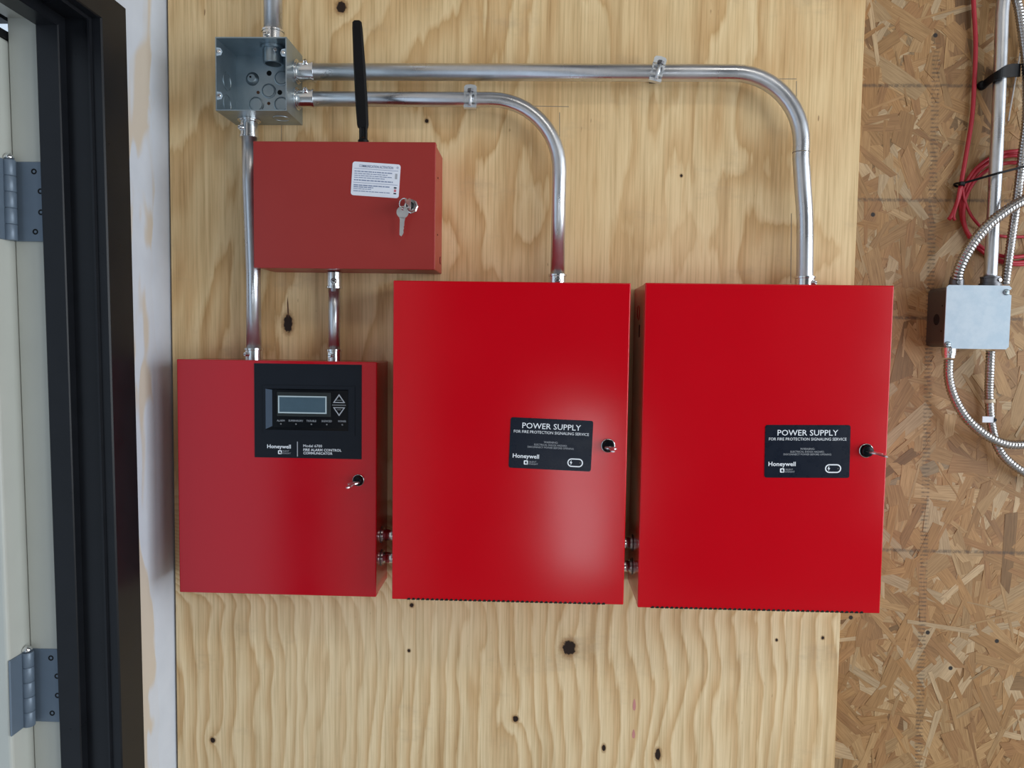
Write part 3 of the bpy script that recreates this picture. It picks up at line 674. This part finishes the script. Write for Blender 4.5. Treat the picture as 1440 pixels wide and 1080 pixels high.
def clip(x, z, r, tilt, label):
    """conduit clamp: open band round the pipe with a long bolt in front"""
    root = thing('conduit_clamp', label, 'clamp', (x, 0, z), 'conduit clamps')
    ct_, st_ = math.cos(tilt), math.sin(tilt); U, Wv = Vector((ct_, 0, st_)), Vector((-st_, 0, ct_)); O = Vector((x, Yc1, z)); Fv = Vector((0, -1, 0))
    b = MB(); hw = .0100
    for s0, s1 in ((-hw, -hw+.0030), (hw-.0030, hw)):
        prev = None
        for k in range(17):
            q = R(-80+340*k/16); dirv = Fv*math.cos(q)*1.0 + Wv*math.sin(q)
            ring = [b.b.verts.new(O+U*s+dirv*rr_) for s, rr_ in ((s0, r), (s1, r), (s1, r+.0014), (s0, r+.0014))]
            if prev:
                for i in range(4): b.b.faces.new([prev[i], prev[(i+1) % 4], ring[(i+1) % 4], ring[i]])
            prev = ring
    for zc, h_ in ((.55*r, .0035), (-.55*r, .003)):
        c_ = O + Wv*zc + Fv*(r+.0002)*.86
        b.prism([(-hw, -h_/2), (hw, -h_/2), (hw, h_/2), (-hw, h_/2)], Fv*.0014, c_, U, Wv)
    b.build('band', 'zinc_plate', root)
    # upper ear: curved plate standing out over the pipe, lower ear: folded foot
    MB().prism([(-hw, -.003), (hw, -.003), (hw, .005), (hw*.75, .0078), (0, .0088), (-hw*.75, .0078), (-hw, .005)], Fv*.0016, O+Wv*r+Fv*(r*.85), U, Wv).build('upper_ear', 'zinc_plate', root)
    MB().prism([(-hw*.95, -.0026), (hw*1.0, -.0026), (hw*1.0, .0022), (-hw*.95, .0022)], Fv*.010, O-Wv*(r+.0032)+Fv*(r*.55), U, Wv).build('lower_ear', 'zinc_plate', root)
    bo = O+Fv*(r+.0066)+U*.001
    MB().cyl(bo-Wv*(r+.004), bo+Wv*(r*.75), .0026, n=14).build('bolt', 'zinc_plate', root)
    MB().lathe(bo+Wv*(r*.55), bo+Wv*(r*.55+.0045), [(0, 0), (0, .0052), (.0045, .0052), (.0045, 0)], 6, smooth=False).build('nut', 'couple_dark', root)
    MB().box(O.x-.006, O.x+.006, Yc1+r-.001, -.0006, O.z-.006, O.z+.006).build('stand_off', 'couple_dark', root)
q = at(662, 140, Yc1); clip(q.x, a2.z, r2, R(-1), 'clamp on the lower conduit just before its bend')
q = at(923, 101, Yc1); clip(q.x, a.z, r1, R(-14), 'crooked clamp on the upper conduit')

# open square junction box
jb = thing('junction_box', 'open galvanised junction box with knockouts, top left', 'junction box', ((JX0+JX1)/2, 0, JZ0))
T = .0018
body = MB()
outer = [(JX0, JZ0), (JX1, JZ0), (JX1, JZ1), (JX0, JZ1)]; inner = [(JX0+T, JZ0+T), (JX1-T, JZ0+T), (JX1-T, JZ1-T), (JX0+T, JZ1-T)]
body.frame2(outer, inner, (0, JY, 0), (0, -.0004, 0)).box(JX0+T*.5, JX1-T*.5, -.0026, -.0006, JZ0+T*.5, JZ1-T*.5)
body.build('box_body', 'galvanised', jb)
YBk = -.0026
def ko(px, py, r, raised=True):
    p = at(px, py, YBk); r = r/830
    MB().lathe((p.x, YBk+.0003, p.z), (p.x, YBk-1, p.z), [(0, 0), (0, r*1.12), (.0012, r*1.12), (.0016, r*1.02), (.0006, r*.94), (.0006, r*.9), (.0014, r*.84), (.0014, 0)], 28).sharp().build('knockout', 'galvanised', jb)
for X, Y_, r in ((378, 128, 9), (360.5, 147, 9.5), (396, 147, 9.5), (396, 110, 9)): ko(X, Y_, r)
for X, Y_, r in ((378.5, 103, 3.6), (393.5, 130, 3.4), (363, 130, 2.3), (378, 145.5, 2.3)):
    p = at(X, Y_, YBk); MB().lathe((p.x, YBk+.0002, p.z), (p.x, YBk-1, p.z), [(0, 0), (0, r/830), (.0004, r/830), (.0004, 0)], 18).build('mounting_hole', 'hole_black' if r > 3 else 'knot_brown', jb)
p = at(355, 111, YBk)
dm = MB().lathe((p.x, YBk+.0003, p.z), (p.x, YBk-1, p.z), [(0, 0), (0, .0115), (.0006, .0110), (.0050, .0072), (.0056, .006), (.0056, 0)], 26).build('ground_boss', 'galvanised', jb)
p2 = at(352, 108, YBk-.0058); MB().lathe((p2.x, YBk-.0055, p2.z), (p2.x, YBk-1, p2.z), [(0, 0), (0, .0017), (.0004, .0017), (.0004, 0)], 14).build('threaded_hole', 'hole_black', dm)
# side knockouts (left inside wall, right outside wall, bottom), corner ears and screws
for y, z in ((-.040, 1.912), (-.040, 1.876)):
    MB().lathe((JX0+T, y, z), (JX0+T+1, y, z), [(0, .0150), (.0008, .0148), (.0010, .0138), (.0002, .0134), (.0002, 0)], 28).sharp().build('knockout', 'galvanised', jb)
MB().lathe((JX1-.022, -.040, JZ0), (JX1-.022, -.040, JZ0-1), [(0, .0142), (.0007, .0140), (.0008, .0130), (.0002, .0128), (.0002, 0)], 28).sharp().build('knockout', 'galvanised', jb)
for X, z, s in ((JX0, 1.9450, 1), (JX0, 1.8770, 1), (JX1, 1.9435, -1)):
    e_ = MB().prism([(0, -.0065), (s*.007, -.0052), (s*.0095, 0), (s*.007, .0052), (0, .0065)], (0, .0016, 0), (X+s*T*.6, JY+.0004, z)).build('cover_ear', 'galvanised_pale', jb)
    MB().lathe((X+s*.0055, JY+.0006, z), (X+s*.0055, JY-1, z), [(0, 0), (0, .0032), (.0014, .0030), (.0022, .0018), (.0022, 0)], 14).build('cover_screw', 'chrome', e_)
# connector throat hanging inside below the top wall
th = thing('conduit_bushing', 'threaded conduit end hanging inside the open junction box', 'bushing', (x5, -.042, JZ1-T))
MB().lathe((x5, -.042, JZ1-T-.0003), (x5, -.042, JZ1-1), [(0, 0), (0, .0205), (.0045, .0205), (.0048, .0165), (.0250, .0160), (.0262, .0150), (.0262, .0126), (.006, .0122), (.006, 0)], 30).sharp().build('throat', 'galvanised', th)
MB().lathe((x5, -.042, JZ1-T-.008), (x5, -.042, JZ1-1), [(0, 0), (0, .0121), (.0004, .0121), (.0004, 0)], 24).build('dark_bore', 'hole_black', th)
MB().lathe((x5+.009, -.0576, JZ1-.012), (x5+.009+.3, -.0576-1, JZ1-.012), [(-.004, .0034), (.004, .0034), (.0046, .0026), (.0046, 0)], 14).build('set_screw', 'chrome', th)

# ------------------------------------------------------------------ right side: covered box, cables
OY = .0162
rx0, rx1, rz0, rz1, ry = .6545, .7565, 1.4940, 1.5955, -.044
rj = thing('covered_junction_box', 'covered square junction box with a pale metal lid on the strand board', 'junction box', ((rx0+rx1)/2, OY, rz0))
MB().prism(rrect(rx1-rx0-.004, rz1-rz0-.004, .009), (0, ry-OY+.001, 0), ((rx0+rx1)/2, OY, (rz0+rz1)/2)).build('box_body', 'couple_dark', rj)
pl = rrect(rx1-rx0, rz1-rz0, .0045, 4)
w, h = (rx1-rx0)/2, (rz1-rz0)/2
poly = [(w, h-.004), (w-.004, h), (-w+.003, h), (-w, h-.003), (-w, -h+.010), (-w+.001, -h+.004), (-w+.005, -h+.001), (-w+.010, -h+.004), (-w+.0135, -h), (w-.004, -h), (w, -h+.004), (w, h-.0155), (w-.003, h-.014), (w-.012, h-.0135), (w-.014, h-.0105), (w-.012, h-.0075), (w-.002, h-.0070)]
MB().prism(poly, (0, -.0018, 0), ((rx0+rx1)/2, ry+.0012, (rz0+rz1)/2)).build('lid', 'galvanised_pale', rj)
for dx, dz in ((w-.0085, h-.0105), (-w+.0055, -h+.0065)):
    X, Z = (rx0+rx1)/2+dx, (rz0+rz1)/2+dz
    sc_ = MB().lathe((X, ry, Z), (X, ry-1, Z), [(0, 0), (0, .0050), (.0022, .0048), (.0032, .0034), (.0034, 0)], 18).build('lid_screw', 'galvanised', rj)
    MB().box(X-.0036, X+.0036, ry-.0036, ry-.0030, Z-.0005, Z+.0005).build('screw_slot', 'hole_black', sc_)
MB().lathe((rx0+.0025, -.014, 1.541), (rx0-1, -.014, 1.541), [(0, 0), (0, .0092), (.0008, .0092), (.0008, 0)], 24).build('side_hole', 'hole_black', rj)
for z in (1.563, 1.522): MB().lathe((rx0+.0025, -.030, z), (rx0-1, -.030, z), [(0, 0), (0, .0016), (.0008, .0016), (.0008, 0)], 12).build('side_hole', 'hole_black', rj)

def P3(l, Y=None): return [at(x, y, yy) for x, y, yy in l]
cr = MB().tube(spline(P3([(1413, -520, -.004), (1412, -60, -.004), (1411, 0, -.004), (1409, 20, -.004), (1406, 110, -.008), (1402, 200, -.012), (1396, 320, -.016), (1392.5, 392, -.018)]), .008), .0098, 22).build('conduit', 'emt_zinc')
tag(cr, 'thin conduit running down the strand board into the covered box', 'conduit', 'galvanised conduits')
c0 = at(1392.5, 398, -.018)
ro = thing('conduit_connector', 'dark connector on top of the covered box', 'connector', c0, 'set-screw connectors')
MB().lathe((c0.x, c0.y, rz1-.001), (c0.x, c0.y, 9), [(0, 0), (0, .0165), (.006, .0165), (.0065, .0145), (.014, .0145), (.0145, .0152), (.017, .0152), (.0175, .0105), (.0175, 0)], 26).sharp().build('collar', 'couple_dark', ro)
MB().lathe((c0.x+.006, c0.y-.013, rz1+.010), (c0.x+.3, c0.y-1, rz1+.010), [(0, 0), (0, .003), (.003, .0028), (.003, 0)], 12).build('set_screw', 'chrome', ro)

def mc(pts, r, label):
    p = 5.0e-3
    return tag(MB().tube(spline(pts, .0011), r, 12, rf=lambda S, th: r*(1+.085*math.sin(2*math.pi*S/p+th))).build('armoured_cable', 'mc_steel'), label, 'cable', 'armoured cables')
mcA = mc(P3([(1500, 262, -.042), (1455, 275, -.044), (1420, 293, -.046), (1388, 318, -.044), (1364, 348, -.036), (1349, 378, -.026), (1345, 400, -.016)]), .0083, 'armoured cable arching over into the top left of the covered box')
mcB = mc(P3([(1432, -500, .004), (1428, -200, .004), (1424, -40, .004), (1434, 20, .004), (1443, 90, .002), (1444, 160, -.006), (1438, 215, -.009), (1430, 280, -.010), (1421, 345, -.007), (1413.5, 400, .003)]), .0068, 'armoured cable coming down beside the thin conduit into the covered box')
mcD = mc(P3([(1393, 493, -.012), (1392, 520, -.008), (1391, 555, .003), (1394, 595, .002), (1403, 628, 0), (1420, 650, -.002), (1455, 672, -.004), (1500, 685, -.004)]), .0068, 'armoured cable with a white tag hanging below the covered box')
mcC = mc(P3([(1334, 506, -.014), (1334, 530, -.018), (1341, 557, -.022), (1359, 588, -.026), (1388, 613, -.028), (1420, 625, -.028), (1460, 622, -.028), (1500, 612, -.028)]), .0072, 'armoured cable looping out of the bottom of the covered box')
for (px_, zz_, s, lab, mt) in (((1345, 399, -.016), rz1-.001, 1, 'dull connector holding the arching cable to the covered box', 'couple_dark'), ((1334, 500, -.014), rz0+.001, -1, 'bright connector below the covered box', 'chrome')):
    p = at(*px_); rr = thing('cable_connector', lab, 'connector', (p.x, p.y, zz_))
    MB().lathe((p.x, p.y, zz_), (p.x, p.y, zz_+s), [(0, 0), (0, .0112), (.012, .0108), (.0125, .0098), (.0165, .0098), (.0165, 0)], 20).sharp().build('collar', mt, rr)
    MB().lathe((p.x-.003, p.y-.0095, zz_+s*.007), (p.x-.1, p.y-1, zz_+s*.007), [(0, 0), (0, .0032), (.003, .003), (.003, 0)], 12).build('clamp_screw', mt, rr)
# tape and tag on the passing cable
p, q = at(1391.5, 561, .003), at(1392, 566, .003)
tag(MB().lathe(p, q, [(0, .0066), (0, .0080), ((q-p).length, .0080), ((q-p).length, .0066)], 20).build('tape_band', 'tape_tan'), 'tan tape wrapped round the tagged armoured cable', 'tape')
p = at(1390, 590, -.006)
tg = thing('cable_tag', 'small white tag tied to the cable below the covered box', 'tag', p)
MB().box(p.x-.0105, p.x+.0085, p.y-.001, p.y+.0005, p.z-.0050, p.z+.0052, .0004, 1).build('tag_plate', 'card_white', tg)
MB().prism([(.0085, -.0045), (.0125, -.002), (.0125, .0015), (.0085, .0035)], (0, .004, 0), (p.x, p.y-.0018, p.z)).build('tie_head', 'matt_black', tg)

# red cables: a long drop and a tied coil
g = 'red fire alarm cables'
tag(MB().tube(spline(P3([(1362, -500, .008), (1368, -60, .008), (1369, 0, .008), (1372, 60, .008), (1370, 120, .008), (1367, 165, .008), (1360, 210, .007), (1353, 250, .004), (1349, 275, .003), (1340, 300, .004), (1334, 309, .006)])), .0034, 10).build('red_cable', 'red_cable'), 'red cable dropping from above to the tied coil', 'cable', g)
rnd = random.Random(11)
coil = thing('cable_coil', 'coil of thin red cable bound by a long black cable tie', 'cable coil', at(1352, 258, .005))
for k, (dr_, sq) in enumerate(((0, 1.0), (5, .98), (-6, 1.02), (-14, .97))):
    pts = []
    for i in range(33):
        th_ = 2*math.pi*i/32; rr = 78+dr_*abs(math.sin((th_-2.7)/2)); x = 1430+rr*math.cos(th_)*1.0; y = 293+rr*math.sin(th_)*sq
        pts.append(at(x, y, .0125-.0022*k))
    MB().tube(spline(pts, .006), .0031, 9).build('strand_loop', 'red_cable', coil)
MB().tube(spline(P3([(1353, 262, .003), (1357, 283, .004), (1370, 309, .006), (1395, 329, .010), (1440, 333, .011), (1500, 325, .011)])), .0024, 9).build('loose_end', 'red_cable', coil)
MB().tube(spline(P3([(1350, 262, .0), (1346, 285, .001), (1341, 303, .003), (1343, 310, .003)])), .0026, 9).build('cut_end', 'red_cable', coil)
p, q, q2 = at(1353, 258, -.006), at(1402, 244, -.030), at(1500, 219, -.028); n = Vector((.08, 0, 1)).normalized()*.0019
ti = MB().tube([(p.x+.0015+.0062*math.cos(t_), .0058+.0088*math.sin(t_), p.z-.002*math.cos(t_)) for t_ in [2*math.pi*k/24 for k in range(25)]], .0018, 8).build('cable_tie', 'matt_black', coil)
ti['label'] = 'black cable tie with a long tail'
b = MB(); 
for A_, B_ in ((p, q), (q, q2)):
    b._add([A_-n, B_-n, B_+n, A_+n]+[v+Vector((0, .0012, 0)) for v in (A_-n, B_-n, B_+n, A_+n)], [(0, 1, 2, 3), (4, 5, 6, 7), (0, 1, 5, 4), (1, 2, 6, 5), (2, 3, 7, 6), (3, 0, 4, 7)])
b.build('tie_tail', 'matt_black', ti)
MB().box(p.x-.0042, p.x+.0042, -.0085, -.0015, p.z-.0030, p.z+.0030, .0008, 1).build('tie_head', 'matt_black', ti)

# black one-hole strap on the thin conduit
st = thing('pipe_strap', 'black plastic strap holding the thin conduit near the top', 'strap', at(1405, 108, .0))
sp_ = P3([(1379, 122, .013), (1386, 117, .006), (1394, 111, -.012), (1402, 106, -.023), (1412, 101, -.023), (1424, 99, -.010), (1434, 99, .006)])
prevr = None; b = MB()
sp2 = spline(sp_, .003); N = len(sp2)
for i, c_ in enumerate(sp2):
    w_ = .0062 if i < N*.3 else .0062 + .0042*min(1, (i/N-.3)/.3)
    tdir = (sp2[min(i+1, N-1)]-sp2[max(i-1, 0)]).normalized(); side = Vector((-tdir.z*.0, 0, 1)); nn = tdir.cross(side).normalized()
    ring = [b.b.verts.new(c_+side*s*w_+nn*o_) for s, o_ in ((-1, .0014), (1, .0014), (1, -.0014), (-1, -.0014))]
    if prevr:
        for k in range(4): b.b.faces.new([prevr[k], prevr[(k+1) % 4], ring[(k+1) % 4], ring[k]])
    else: b.b.faces.new(ring)
    prevr = ring
b.b.faces.new(prevr); b.build('strap_band', 'matt_black', st)
p = at(1383, 119, .010); MB().lathe((p.x, .0165, p.z), (p.x, -1, p.z), [(0, 0), (0, .0075), (.006, .0072), (.008, .0055), (.0084, 0)], 18).build('screw_pad', 'matt_black', st)
tag(MB().tube(spline(P3([(1452, 20, .012), (1438, 60, .013), (1431, 95, .014), (1424, 135, .014), (1418, 170, .013)])), .0011, 8).build('pull_string', 'cable_white'), 'thin white pull string behind the black strap', 'string')
